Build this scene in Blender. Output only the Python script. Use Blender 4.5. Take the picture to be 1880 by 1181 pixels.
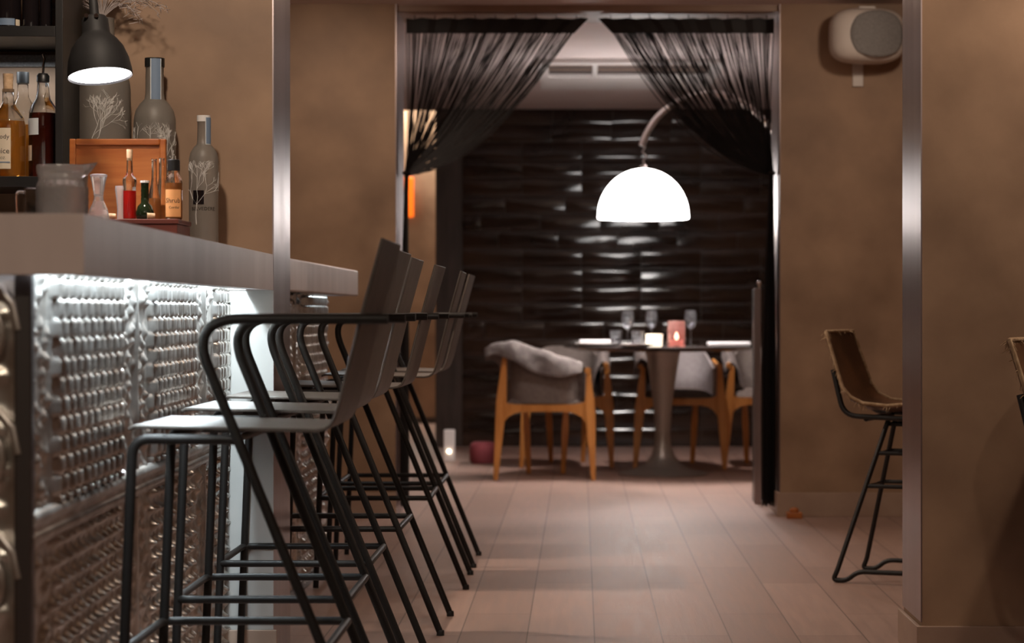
import bpy, bmesh, math, random
import numpy as np
from mathutils import Vector, Matrix

for o in list(bpy.data.objects):
    bpy.data.objects.remove(o, do_unlink=True)
S = bpy.context.scene
C = S.collection
PI = math.pi
R = random.Random(7)

# ------------------------------------------------------------------ camera
F, VU, VV, EYE = 4200.0, 1065.0, 572.0, 0.95
def X(u, y): return (u - VU) * y / F
def Z(v, y): return EYE + (VV - v) * y / F
cam = bpy.data.cameras.new('camera')
camo = bpy.data.objects.new('camera', cam); C.objects.link(camo)
camo.location = (0, 0, EYE); camo.rotation_euler = (PI / 2, 0, 0)
cam.sensor_width = 36.0; cam.lens = F / 1880 * 36
cam.shift_x = -(VU - 940) / 1880; cam.shift_y = -(590.5 - VV) / 1880
cam.clip_end = 100
cam.dof.use_dof = True; cam.dof.focus_distance = 6.1; cam.dof.aperture_fstop = 4.4
S.camera = camo

# ------------------------------------------------------------------ exposure, world, lights
S.view_settings.view_transform = 'Standard'; S.view_settings.look = 'None'
S.view_settings.gamma = 1; S.view_settings.exposure = 0.15
w = bpy.data.worlds.new('world'); S.world = w; w.use_nodes = True
w.node_tree.nodes['Background'].inputs[0].default_value = (1, .78, .62, 1)
w.node_tree.nodes['Background'].inputs[1].default_value = 0.02

def area(name, loc, rot, sx, sy, power, col, spread=180):
    l = bpy.data.lights.new(name, 'AREA'); l.shape = 'RECTANGLE'
    l.size = sx; l.size_y = sy; l.energy = power; l.color = col; l.spread = math.radians(spread)
    o = bpy.data.objects.new(name, l); C.objects.link(o)
    o.location = loc; o.rotation_euler = rot
    return o
def spot(name, loc, target, power, col, angle=60, blend=.3, size=.03):
    l = bpy.data.lights.new(name, 'SPOT'); l.energy = power; l.color = col
    l.spot_size = math.radians(angle); l.spot_blend = blend; l.shadow_soft_size = size
    o = bpy.data.objects.new(name, l); C.objects.link(o)
    o.location = loc
    o.rotation_euler = (Vector(target) - Vector(loc)).to_track_quat('-Z', 'Y').to_euler()
    return o
def point(name, loc, power, col, size=.05):
    l = bpy.data.lights.new(name, 'POINT'); l.energy = power; l.color = col; l.shadow_soft_size = size
    o = bpy.data.objects.new(name, l); C.objects.link(o); o.location = loc
    return o
WARM = (1, .79, .625); PINK = (1, .82, .76); COOL = (.80, .93, 1.0)
# soft ceiling lighting of the bar (out of frame overhead)
area('ceiling_glow_bar', (.2, 1.7, 2.36), (0, 0, 0), 2.6, 3.0, 19, WARM)
area('ceiling_glow_passage', (.2, 8.4, 2.36), (0, 0, 0), 2.4, 2.2, 19, WARM)
# downlights over the bar back, the passage floor, the high table and the dining table, plus added fills
spot('downlight_bar_back', (-1.0, 4.9, 2.33), (-1.0, 6.2, 1.25), 50, (1, .82, .66), 85, .9, .05)
spot('fill_bar_corner', (-1.05, 1.5, 2.33), (-1.0, 3.75, 1.08), 40, (1, .86, .66), 36, .8, .04)  # added fill spot to brighten the bar top's end face and the pitcher
spot('downlight_bar_front', (.99, 3.5, 2.33), (.5, 7.4, 0), 17, WARM, 60, .5, .03)
spot('downlight_far_bar', (-1.30, 7.85, 2.34), (.15, 7.9, 0), 95, WARM, 78, .5, .035)
spot('fill_portal_left', (-1.15, 9.45, 2.34), (-1.2, 10.6, 1.45), 24, WARM, 100, .9, .06)  # added wall washer to brighten the left portal wall
spot('fill_portal_right', (1.35, 9.2, 2.34), (1.25, 10.6, 1.7), 17, WARM, 100, .9, .06)  # added wall washer to brighten the right portal wall and speaker
spot('fill_floor_far', (.1, 11.25, 2.33), (.0, 11.7, 0), 46, PINK, 85, .6)  # added spot that makes a bright patch on the far floor
spot('downlight_high_table', (1.95, 5.75, 2.34), (1.05, 6.3, .7), 60, WARM, 100, .5)
spot('downlight_dining', (.75, 13.55, 2.34), (.5, 13.3, 0), 125, PINK, 130, .7, .06)
# LED strip in the trough under the bar top
area('led_trough_light', (-.897, 4.94, 1.05), (0, math.radians(30), math.radians(1.64)), .014, 2.44, 29, COOL)
area('shelf_light', (-1.62, 6.09, 1.605), (math.radians(12), 0, 0), 0.5, .02, 1.0, (.9, .95, 1))
area('led_far_light', (-.925, 8.3, 1.052), (0, 0, 0), .014, .5, 1.0, COOL)
# back hall
area('hall_light', (-1.6, 19.22, 2.80), (math.radians(-8), 0, 0), 1.6, .2, 46, (1, .93, .82))

# ------------------------------------------------------------------ materials
def mat(name, col, rough=.5, metal=0., **kw):
    m = bpy.data.materials.new(name); m.use_nodes = True
    b = m.node_tree.nodes['Principled BSDF']
    b.inputs['Base Color'].default_value = (*col, 1)
    b.inputs['Roughness'].default_value = rough; b.inputs['Metallic'].default_value = metal
    for k, v in kw.items():
        b.inputs[k.replace('_', ' ')].default_value = v
    return m
def nodes(m): return m.node_tree.nodes, m.node_tree.links, m.node_tree.nodes['Principled BSDF']
def vary(m, c1, c2, scale=4, detail=5, stretch=(1, 1, 1), bump=0., bscale=None, lo=.35, hi=.65, rough=None):
    n, l, b = nodes(m)
    tc = n.new('ShaderNodeTexCoord'); mp = n.new('ShaderNodeMapping'); mp.inputs['Scale'].default_value = stretch
    nz = n.new('ShaderNodeTexNoise'); nz.inputs['Scale'].default_value = scale; nz.inputs['Detail'].default_value = detail
    cr = n.new('ShaderNodeValToRGB')
    cr.color_ramp.elements[0].position = lo; cr.color_ramp.elements[0].color = (*c1, 1)
    cr.color_ramp.elements[1].position = hi; cr.color_ramp.elements[1].color = (*c2, 1)
    l.new(tc.outputs['Object'], mp.inputs['Vector']); l.new(mp.outputs[0], nz.inputs['Vector'])
    l.new(nz.outputs['Fac'], cr.inputs[0]); l.new(cr.outputs[0], b.inputs['Base Color'])
    if rough:
        mr = n.new('ShaderNodeMapRange'); mr.inputs['To Min'].default_value = rough[0]; mr.inputs['To Max'].default_value = rough[1]
        l.new(nz.outputs['Fac'], mr.inputs['Value']); l.new(mr.outputs[0], b.inputs['Roughness'])
    if bump:
        nb = n.new('ShaderNodeTexNoise'); nb.inputs['Scale'].default_value = bscale or scale * 6; nb.inputs['Detail'].default_value = 4
        l.new(mp.outputs[0], nb.inputs['Vector'])
        bp = n.new('ShaderNodeBump'); bp.inputs['Strength'].default_value = bump; bp.inputs['Distance'].default_value = .01
        l.new(nb.outputs['Fac'], bp.inputs['Height']); l.new(bp.outputs[0], b.inputs['Normal'])
    return m
M = {}
M['plaster'] = vary(mat('brown plaster', (.3, .2, .13), .62), (.225, .138, .084), (.385, .25, .158), 3.6, 10, bump=.14, bscale=9, lo=.3, hi=.7, rough=(.5, .72))
M['plaster_pale'] = vary(mat('pale painted plaster', (.5, .48, .45), .7), (.37, .36, .34), (.45, .44, .42), 2, 4)
M['ceiling'] = vary(mat('ceiling paint', (.62, .52, .47), .8), (.68, .58, .56), (.75, .65, .63), 1.5, 3)
M['skirting'] = vary(mat('painted skirting', (.36, .25, .19), .5), (.33, .225, .17), (.40, .285, .215), 5, 4)
M['steel'] = vary(mat('brushed steel', (.55, .49, .49), .36, 1.), (.35, .285, .28), (.44, .37, .365), 14, 3, (1, 1, .04), rough=(.27, .38))
M['stool_metal'] = mat('dark powder coat', (.012, .010, .009), .48, 0, Specular_IOR_Level=.28)
M['stool_sheet'] = vary(mat('grey brown sheet metal', (.15, .13, .115), .48, 0, Specular_IOR_Level=.25), (.075, .062, .053), (.10, .083, .072), 9, 4)
M['black'] = mat('black metal', (.012, .011, .011), .45, .2)
M['black_wood'] = vary(mat('black stained wood', (.014, .013, .013), .4), (.010, .010, .010), (.020, .018, .017), 6, 4, (1, 1, .2))
M['counter'] = vary(mat('stone bar top', (.43, .35, .33), .38), (.46, .375, .355), (.57, .475, .45), 7, 6, (1, 1, .18), lo=.3, hi=.7)
M['tin'] = vary(mat('pressed tin', (.55, .53, .50), 00.3, .92), (.50, .46, .42), (.78, .76, .73), 14, 6, rough=(.26, .40))
M['tin_dark'] = mat('dark tin post', (.16, .15, .15), .35, .9)
M['fabric'] = vary(mat('grey brown felt', (.17, .145, .13), .9), (.155, .13, .115), (.195, .165, .15), 40, 4, bump=.15, bscale=200)
M['fabric_lit'] = vary(mat('lamp lit grey upholstery', (.42, .39, .40), .9), (.27, .245, .25), (.33, .305, .31), 40, 4)  # lit copy of the chair fabric, lamp light put into the colour
M['throw'] = vary(mat('grey wool throw', (.33, .29, .28), .95), (.13, .112, .106), (.21, .183, .175), 22, 5, bump=.4, bscale=120)
M['oak'] = vary(mat('honey oak', (.56, .27, .085), .42), (.50, .20, .040), (.64, .29, .075), 7, 5, (6, 6, .7))
M['orange_wood'] = vary(mat('orange varnished wood', (.42, .13, .03), .38), (.36, .10, .02), (.48, .165, .042), 8, 5, (.6, 6, 6))
M['red_wood'] = vary(mat('dark red wood', (.10, .018, .010), .6), (.075, .012, .007), (.13, .025, .013), 8, 5, (.6, 5, 5))
M['leather'] = vary(mat('brown saddle leather', (.16, .075, .035), .36), (.065, .027, .012), (.14, .062, .027), 6, 6, bump=.1, bscale=60)
M['fringe'] = vary(mat('raw hide edge', (.36, .24, .14), .9), (.27, .17, .09), (.45, .32, .20), 60, 4)
M['string'] = mat('black string', (.010, .007, .007), .6)
M['white_plastic'] = mat('white speaker shell', (.62, .56, .51), .42)
M['grille'] = vary(mat('grey speaker mesh', (.19, .18, .175), .7), (.16, .15, .145), (.22, .21, .20), 160, 2)
M['label_cream'] = mat('cream paper', (.72, .62, .47), .7)
M['label_orange'] = mat('orange paper', (.86, .42, .16), .7)
M['label_blue'] = mat('blue grey paper', (.17, .24, .34), .6)
M['label_white'] = mat('white paper', (.62, .66, .68), .7)
M['ink'] = mat('black ink', (.03, .025, .02), .7)
M['etch'] = mat('white etching', (.62, .60, .57), .7)
M['cork'] = vary(mat('cork', (.62, .42, .25), .85), (.52, .34, .19), (.70, .49, .31), 90, 3)
M['rubber'] = mat('black cap', (.012, .012, .012), .4)
M['chrome'] = mat('polished metal', (.75, .72, .70), .15, 1.)
M['glass'] = mat('clear glass', (.97, .98, .98), .02, 0, Transmission_Weight=1., IOR=1.45)
M['crystal'] = mat('cut crystal', (.93, .92, .93), .10, 0, Transmission_Weight=.74, IOR=1.5)
M['stemware'] = mat('thin table glass', (.85, .86, .90), .05, 0, Transmission_Weight=.975, IOR=1.4)
M['frost'] = mat('frosted glass', (.40, .365, .32), .45, 0, Transmission_Weight=.6, IOR=1.4)
M['green_glass'] = mat('black green glass', (.012, .02, .008), .08, 0)
M['dark_glass'] = mat('dark bottle glass', (.012, .009, .010), .07, 0)
M['amber'] = mat('amber liquor', (.80, .36, .06), .05, 0, Transmission_Weight=.65, IOR=1.35)
M['darkred'] = mat('dark red liquor', (.075, .012, .008), .06, 0, Transmission_Weight=.2)
M['red'] = mat('bright red syrup', (.72, .02, .015), .15, 0)
M['shrub'] = mat('orange syrup', (.62, .24, .07), .1, 0, Transmission_Weight=.3)
M['dried'] = vary(mat('dried flower', (.36, .31, .29), .9), (.28, .24, .22), (.46, .40, .38), 30, 3)
M['ceramic'] = mat('white ceramic', (.78, .76, .74), .2)
M['napkin'] = mat('white linen', (.72, .70, .72), .9)
M['table_top'] = mat('dark lacquered top', (.05, .042, .04), .14)
M['pedestal'] = mat('satin grey pedestal', (.30, .265, .24), .38, .55)
M['lamp_arm'] = mat('satin nickel arm', (.72, .66, .64), .28, 1.)
M['lamp_shade'] = vary(mat('graphite lamp shell', (.013, .0125, .0125), .6, 0, Specular_IOR_Level=.2), (.012, .0115, .0115), (.015, .0145, .0145), 20, 2)
M['red_cloth'] = mat('dusky red cloth', (.30, .06, .075), .8)
M['white_paint'] = mat('white paint', (.70, .66, .64), .5)
M['dark_frame'] = vary(mat('dark brown frame wood', (.05, .034, .026), .4), (.04, .027, .02), (.07, .05, .04), 5, 4, (4, 4, .5))
M['vent_dark'] = mat('vent slot', (.11, .085, .08), .6)
def emit(name, col, s, base=None):
    m = mat(name, base or col, .5)
    b = m.node_tree.nodes['Principled BSDF']
    b.inputs['Emission Color'].default_value = (*col, 1); b.inputs['Emission Strength'].default_value = s
    return m
M['dome'] = emit('glowing opal dome', (1, .97, .95), 10.0)
M['bulb'] = emit('lamp diffuser', (1, .95, .98), 14.0)
M['candle'] = emit('candle glow', (1, .80, .58), 5.0)
M['candle_pink'] = emit('pink candle glow', (1, .42, .34), .45, (.7, .4, .36))
M['candle_cup'] = emit('candle lit frosted cup', (1, .86, .68), 1.3)
M['pink_glass'] = mat('pinkish glass', (.95, .62, .58), .12, 0, Transmission_Weight=.85, IOR=1.4)
M['led'] = emit('led tape', (.85, .95, 1), 9.0)
M['orange_light'] = emit('orange glow', (1, .17, .01), .9)
# glazed tiles of the back wall
M['tile'] = vary(mat('glazed brown tile', (.018, .010, .008), .10), (.016, .009, .007), (.050, .027, .018), 1.7, 3, (1, 1, 3))
# plank floor
m = mat('wood plank floor', (.4, .3, .25), .36); M['floor'] = m
n, l, b = nodes(m)
tc = n.new('ShaderNodeTexCoord'); mp = n.new('ShaderNodeMapping'); mp.inputs['Rotation'].default_value = (0, 0, PI / 2)
mp.inputs['Location'].default_value = (0.2, -.042, 0)
br = n.new('ShaderNodeTexBrick'); br.offset = .37; br.inputs['Scale'].default_value = 1
br.inputs['Brick Width'].default_value = 1.3; br.inputs['Row Height'].default_value = .197
br.inputs['Mortar Size'].default_value = .0022; br.inputs['Mortar Smooth'].default_value = .1
br.inputs['Color1'].default_value = (.315, .205, .165, 1); br.inputs['Color2'].default_value = (.375, .25, .204, 1)
br.inputs['Mortar'].default_value = (.16, .105, .085, 1)
l.new(tc.outputs['Object'], mp.inputs[0]); l.new(mp.outputs[0], br.inputs['Vector'])
mp2 = n.new('ShaderNodeMapping'); mp2.inputs['Scale'].default_value = (14, .9, 1)
nz = n.new('ShaderNodeTexNoise'); nz.inputs['Scale'].default_value = 3; nz.inputs['Detail'].default_value = 8
l.new(tc.outputs['Object'], mp2.inputs[0]); l.new(mp2.outputs[0], nz.inputs['Vector'])
mr = n.new('ShaderNodeMapRange'); mr.inputs['To Min'].default_value = .72; mr.inputs['To Max'].default_value = 1.25
l.new(nz.outputs['Fac'], mr.inputs['Value'])
mx = n.new('ShaderNodeMix'); mx.data_type = 'RGBA'; mx.blend_type = 'MULTIPLY'; mx.inputs['Factor'].default_value = 1
l.new(br.outputs['Color'], mx.inputs['A']); l.new(mr.outputs[0], mx.inputs['B']); l.new(mx.outputs['Result'], b.inputs['Base Color'])
bp = n.new('ShaderNodeBump'); bp.inputs['Strength'].default_value = .25; bp.inputs['Distance'].default_value = .004
l.new(nz.outputs['Fac'], bp.inputs['Height']); l.new(bp.outputs[0], b.inputs['Normal'])
mr2 = n.new('ShaderNodeMapRange'); mr2.inputs['To Min'].default_value = .42; mr2.inputs['To Max'].default_value = .62
l.new(nz.outputs['Fac'], mr2.inputs['Value']); l.new(mr2.outputs[0], b.inputs['Roughness'])

# ------------------------------------------------------------------ mesh helpers
def fillet(pts, r, n=6):
    pts = [Vector(p) for p in pts]; out = [pts[0]]
    for i in range(1, len(pts) - 1):
        p, a, c = pts[i], pts[i - 1], pts[i + 1]
        d1, d2 = (a - p), (c - p)
        rr = r[i] if isinstance(r, (list, tuple)) else r
        k = min(rr, d1.length * .49, d2.length * .49)
        p1 = p + d1.normalized() * k; p2 = p + d2.normalized() * k
        for j in range(n + 1):
            t = j / n; out.append(p1 * (1 - t) ** 2 + p * 2 * t * (1 - t) + p2 * t * t)
    out.append(pts[-1]); return out
class MB:
    def __init__(s): s.v = []; s.f = []
    def add(s, vs, fs):
        k = len(s.v); s.v += [tuple(p) for p in vs]; s.f += [tuple(i + k for i in q) for q in fs]; return s
    def box(s, x0, x1, y0, y1, z0, z1):
        return s.add([(x, y, z) for z in (z0, z1) for y in (y0, y1) for x in (x0, x1)],
                     [(0, 2, 3, 1), (4, 5, 7, 6), (0, 1, 5, 4), (2, 6, 7, 3), (0, 4, 6, 2), (1, 3, 7, 5)])
    def prism(s, poly, z0, z1):
        n = len(poly)
        return s.add([(x, y, z0) for x, y in poly] + [(x, y, z1) for x, y in poly],
                     [tuple(range(n - 1, -1, -1)), tuple(range(n, 2 * n))] + [(i, (i + 1) % n, n + (i + 1) % n, n + i) for i in range(n)])
    def tube(s, pts, r, n=10, closed=False):
        pts = [Vector(p) for p in pts]; N = len(pts); rad = r if isinstance(r, (list, tuple)) else [r] * N
        tg = []
        for i in range(N):
            if closed: d = pts[(i + 1) % N] - pts[i - 1]
            else: d = pts[min(i + 1, N - 1)] - pts[max(i - 1, 0)]
            tg.append(d.normalized())
        ref = Vector((0, 0, 1)) if abs(tg[0].z) < .9 else Vector((1, 0, 0))
        a = tg[0].cross(ref).normalized(); vs = []
        for i in range(N):
            a = (a - tg[i] * a.dot(tg[i])).normalized(); bb = tg[i].cross(a)
            for k in range(n):
                t = 2 * PI * k / n; vs.append(pts[i] + (a * math.cos(t) + bb * math.sin(t)) * rad[i])
        fs = []
        for i in range(N if closed else N - 1):
            j = (i + 1) % N
            for k in range(n):
                fs.append((i * n + k, i * n + (k + 1) % n, j * n + (k + 1) % n, j * n + k))
        if not closed:
            fs += [tuple(range(n - 1, -1, -1)), tuple((N - 1) * n + k for k in range(n))]
        return s.add(vs, fs)
    def lathe(s, prof, n=28, c=(0, 0), wob=None):
        vs = []; N = len(prof)
        for i, (r, z) in enumerate(prof):
            for k in range(n):
                t = 2 * PI * k / n; rr = max(r, .00015) * (wob(t, i) if wob else 1)
                vs.append((c[0] + rr * math.cos(t), c[1] + rr * math.sin(t), z))
        fs = [(i * n + k, i * n + (k + 1) % n, (i + 1) * n + (k + 1) % n, (i + 1) * n + k) for i in range(N - 1) for k in range(n)]
        fs += [tuple(range(n - 1, -1, -1)), tuple((N - 1) * n + k for k in range(n))]
        return s.add(vs, fs)
    def sheet(s, path, y0, y1, th, ny=1):
        """bent sheet: path in (x,z), extruded along y, thickness th"""
        p = [Vector((a, b)) for a, b in path]; N = len(p); nm = []
        for i in range(N):
            d = (p[min(i + 1, N - 1)] - p[max(i - 1, 0)]).normalized(); nm.append(Vector((-d.y, d.x)))
        loop = [p[i] + nm[i] * th / 2 for i in range(N)] + [p[i] - nm[i] * th / 2 for i in range(N - 1, -1, -1)]
        n = len(loop); vs = [(q.x, y, q.y) for y in (y0, y1) for q in loop]
        fs = [(i, (i + 1) % n, n + (i + 1) % n, n + i) for i in range(n)]
        for i in range(N - 1):
            fs.append((i, n - 1 - i, n - 2 - i, i + 1)); fs.append((n + i, n + i + 1, 2 * n - 2 - i, 2 * n - 1 - i))
        return s.add(vs, fs)
    def build(s, name, m, parent=None, smooth=None, bevel=0, loc=None):
        me = bpy.data.meshes.new(name); me.from_pydata(s.v, [], s.f)
        bm = bmesh.new(); bm.from_mesh(me); bmesh.ops.recalc_face_normals(bm, faces=bm.faces); bm.to_mesh(me); bm.free()
        me.materials.append(m)
        if smooth is not None:
            me.polygons.foreach_set('use_smooth', [True] * len(me.polygons))
            me.set_sharp_from_angle(angle=math.radians(smooth))
        o = bpy.data.objects.new(name, me); C.objects.link(o)
        if parent: o.parent = parent
        if loc: o.location = loc
        if bevel:
            bv = o.modifiers.new('bevel', 'BEVEL'); bv.width = bevel; bv.segments = 2; bv.limit_method = 'ANGLE'
        return o
def tag(o, label, cat, group=None):
    o['label'] = label; o['category'] = cat
    if group: o['group'] = group
    return o
def thing(name, loc, label, cat, group=None, rz=0):
    o = bpy.data.objects.new(name, None); C.objects.link(o); o.empty_display_size = .05
    o.location = loc; o.rotation_euler = (0, 0, rz)
    return tag(o, label, cat, group)
def struct(o): o['kind'] = 'structure'; return o
def children(o): return [c for c in bpy.data.objects if c.parent == o]
def copy_tree(o, parent=None):
    c = o.copy(); C.objects.link(c)
    if parent: c.parent = parent
    for ch in children(o): copy_tree(ch, c)
    return c
def text_mesh(name, body, size, m, parent, place, align='CENTER'):
    """raised lettering; place maps flat (x,y) to a 3D point"""
    cu = bpy.data.curves.new(name, 'FONT'); cu.body = body; cu.size = size; cu.align_x = align; cu.resolution_u = 2
    t = bpy.data.objects.new(name, cu); C.objects.link(t)
    bpy.context.view_layer.update()
    me0 = t.evaluated_get(bpy.context.evaluated_depsgraph_get()).to_mesh()
    vs = [place(v.co.x, v.co.y) for v in me0.vertices]; fs = [tuple(p.vertices) for p in me0.polygons]
    bpy.data.objects.remove(t, do_unlink=True)
    me = bpy.data.meshes.new(name); me.from_pydata(vs, [], fs); me.materials.append(m)
    o = bpy.data.objects.new(name, me); C.objects.link(o); o.parent = parent
    return o

# ------------------------------------------------------------------ setting
CE = 2.375
struct(MB().box(-2.7, 2.7, -2.0, 19.6, -.1, 0).build('floor', M['floor']))
struct(MB().box(-2.7, 2.7, -2.0, 16.1, CE, CE + .1).build('ceiling', M['ceiling']))
struct(MB().box(-2.7, 0.2, 16.1, 19.6, 2.85, 2.95).build('ceiling_hall', M['ceiling']))
struct(MB().box(-2.8, -2.7, -2.0, 19.6, 0, 2.95).build('wall_left', M['plaster']))
struct(MB().box(2.7, 2.8, -2.0, 16.3, 0, CE).build('wall_right', M['plaster']))
struct(MB().box(-2.8, 2.8, -2.1, -2.0, 0, CE).build('wall_near', M['plaster']))
PY0, PY1, JL, JR = 6.22, 6.57, -.833, .926
def pier(name, x0, x1):
    mb = MB().box(x0, x1, PY0, PY1, 0, CE)
    return struct(mb.build(name, M['plaster']))
pier('wall_left_pier', -2.7, JL - .004)
pier('wall_right_pier', JR + .004, 2.7)
struct(MB().box(JL - .004, JL, PY0 - .002, PY1 + .002, 0, CE).build('trim_1', M['steel']))
struct(MB().box(JR, JR + .004, PY0 - .002, PY1 + .002, .105, CE).build('trim_2', M['steel']))
struct(MB().box(-.97, -.8335, 6.2175, 6.2195, 0, 1.008).build('trim_3', M['plaster_pale']))
BH = .095
struct(MB().box(JR - .012, 2.7, PY0 - .014, PY0, 0, BH).box(JR - .012, JR, PY0, PY1 + .012, 0, BH).build('baseboard_right_pier', M['skirting'], bevel=.002))
struct(MB().box(-.968, JL + .010, PY0 - .014, PY0 - .003, 0, .085).build('baseboard_left_pier', M['skirting'], bevel=.002))
QY0, QY1, QL, QR = 10.6, 11.05, -.851, .924
struct(MB().box(-2.7, QL - .004, QY0, QY1, 0, CE).build('wall_left_portal', M['plaster']))
struct(MB().box(QR + .004, 2.7, QY0, QY1, 0, CE).build('wall_right_portal', M['plaster']))
struct(MB().box(QL - .004, QL, QY0, QY1, 0, CE).build('trim_4', M['steel']))
struct(MB().box(QR, QR + .004, QY0, QY1, .10, CE).build('trim_5', M['steel']))
struct(MB().box(QR - .012, 2.7, QY0 - .014, QY0, 0, .11).box(QR - .012, QR, QY0, QY1, 0, .11).build('baseboard_right_portal', M['skirting'], bevel=.002))
struct(MB().box(-2.7, QL, QY0 - .014, QY0, 0, .11).build('baseboard_left_portal', M['skirting'], bevel=.002))
struct(MB().box(QL, QR, QY0 + .03, QY1, 2.345, CE).build('trim_6', M['skirting']))
# dining back wall: glazed tiles with softly pillowed faces
BY = 16.1
mb = MB(); TW, TH = .42, .126
x_start = -.83
row = 0; z = .0
while z < CE - .01:
    hh = min(TH, CE - z)
    off = 0 if R.random() < .6 else R.uniform(.1, .3)
    x = x_start - off
    while x < 1.75:
        xa, xb = max(x, x_start) + .002, min(x + TW, 1.75) - .002
        x += TW
        if xb - xa < .03: continue
        tz, tx = R.gauss(0, .022), R.gauss(0, .014); nx, nzv = 6, 12; vs = []; fs = []
        for j in range(nzv + 1):
            for i in range(nx + 1):
                a, c = i / nx * 2 - 1, j / nzv * 2 - 1
                bul = .0058 * (1 - abs(c) ** 3.2) * (1 - .25 * a ** 4) + .002 * (1 - a ** 6)
                wv = .0006 * math.sin(a * 3 + tz * 300 + c * 2)
                vs.append(((xa + xb) / 2 + a * (xb - xa) / 2, BY - .006 - bul - wv - tx * a * .1 - tz * c * hh * .5, z + hh / 2 + c * (hh / 2 - .002)))
        for j in range(nzv):
            for i in range(nx):
                q = j * (nx + 1) + i; fs.append((q, q + 1, q + nx + 2, q + nx + 1))
        k0 = len(vs); ring = [i for i in range(nx + 1)] + [j * (nx + 1) + nx for j in range(1, nzv + 1)] + [nzv * (nx + 1) + i for i in range(nx - 1, -1, -1)] + [j * (nx + 1) for j in range(nzv - 1, 0, -1)]
        for q in ring: vs.append((vs[q][0], BY, vs[q][2]))
        for k in range(len(ring)):
            k2 = (k + 1) % len(ring); fs.append((ring[k], ring[k2], k0 + k2, k0 + k))
        mb.add(vs, fs)
    z += TH; row += 1
wb = MB().box(-.86, 2.7, BY, BY + .15, 0, CE)
o = wb.build('wall_back', M['dark_frame']); struct(o)
tl = struct(mb.build('trim_7', M['tile'], smooth=35))
struct(MB().box(-1.016, -.83, BY - .03, BY + .15, 0, CE).build('trim_8', M['dark_frame'], bevel=.004))
struct(MB().box(-2.7, -1.36, BY, BY + .15, 0, CE).build('wall_back_left', M['plaster']))
struct(MB().box(-2.7, -.86, 19.4, 19.5, 0, 2.85).build('wall_hall', M['plaster']))
struct(MB().box(-.86, -.76, BY + .15, 19.5, 0, 2.85).build('wall_hall_right', M['plaster']))
struct(MB().box(-2.7, -.86, 19.38, 19.4, 0, .05).build('baseboard_hall', M['dark_frame']))
struct(MB().box(-2.7, -.86, BY + .02, BY + .13, CE, 2.85).build('wall_hall_header', M['plaster']))

# ------------------------------------------------------------------ bar: base with pressed tin panels
def relief(L, z0, z1, kind, ds=.0075, dz=.0042):
    ns, nz_ = int(L / ds), int((z1 - z0) / dz)
    s = np.linspace(0, L, ns + 1); zz = np.linspace(z0, z1, nz_ + 1)
    SS, ZZ = np.meshgrid(s, zz); TWd = 1.04
    t = np.mod(SS, TWd); h = np.zeros_like(SS)
    rg = np.random.RandomState(3)
    bw = .17
    side = (t < bw) | (t > TWd - bw)
    if kind == 'upper':
        cw, ch = .066, .0335
        r = np.floor(ZZ / ch); fz = ZZ / ch - r
        fs_ = np.mod(SS / cw + .5 * np.mod(r, 2) + .05 * np.sin(fz * PI), 1)
        h = .019 * np.sqrt(np.clip(1 - (np.abs(2 * fs_ - 1) / .84) ** 2, 0, 1)) * np.clip(np.sin(PI * fz) * 3.2, 0, 1) ** .3
    else:
        cw, ch = .058, .036
        top = np.clip((z1 - ZZ) / (z1 - z0), 0, 1)
        r = np.floor(ZZ / ch); fz = ZZ / ch - r - .5; fs_ = np.mod(SS / cw + .5 * np.mod(r, 2), 1) - .5
        d2 = (fs_ * cw) ** 2 + (fz * ch) ** 2
        h = .018 * np.exp(-d2 / .00010)
        stem = np.exp(-((np.mod(SS / cw, 1) - .5) * cw) ** 2 / .00004) * .004
        h = np.maximum(h, stem * (top < .6) * (top > .2))
    # floral borders: clustered bosses
    hb = np.zeros_like(SS)
    for base in np.arange(0, L + TWd, TWd):
        for cx in (base + bw * .5, base + TWd - bw * .5):
            if cx - bw > L: continue
            for k in range(int((z1 - z0) / .0105)):
                px = cx + rg.uniform(-.45, .45) * bw; pz = z0 + k * .0105 + rg.uniform(-.006, .006); rr = rg.uniform(.008, .017)
                i0, i1 = np.searchsorted(s, [px - 2.4 * rr * 1.6, px + 2.4 * rr * 1.6]); j0, j1 = np.searchsorted(zz, [pz - 2.4 * rr, pz + 2.4 * rr])
                if i1 <= i0 or j1 <= j0: continue
                sub = .013 * rg.uniform(.5, 1) * np.exp(-(((SS[j0:j1, i0:i1] - px) / 1.6) ** 2 + (ZZ[j0:j1, i0:i1] - pz) ** 2) / (rr * rr) * 1.4)
                hb[j0:j1, i0:i1] = np.maximum(hb[j0:j1, i0:i1], sub)
    h = h * np.clip((np.minimum(t, TWd - t) - bw) / .03, 0, 1)
    h = np.where(side, hb, h)
    seam = np.minimum(t, TWd - t)
    h = np.where(seam < .022, .011 * np.sqrt(np.clip(1 - (seam / .022) ** 2, 0, 1)), h)
    h = h + .0008 * np.sin(SS * 37 + 3 * np.sin(ZZ * 21))
    vs = np.stack([h, SS, ZZ], -1).reshape(-1, 3); W = ns + 1
    mb = MB(); mb.v = [tuple(p) for p in vs.tolist()]
    mb.f = [(j * W + i, j * W + i + 1, (j + 1) * W + i + 1, (j + 1) * W + i) for j in range(nz_) for i in range(ns)]
    return mb
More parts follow.
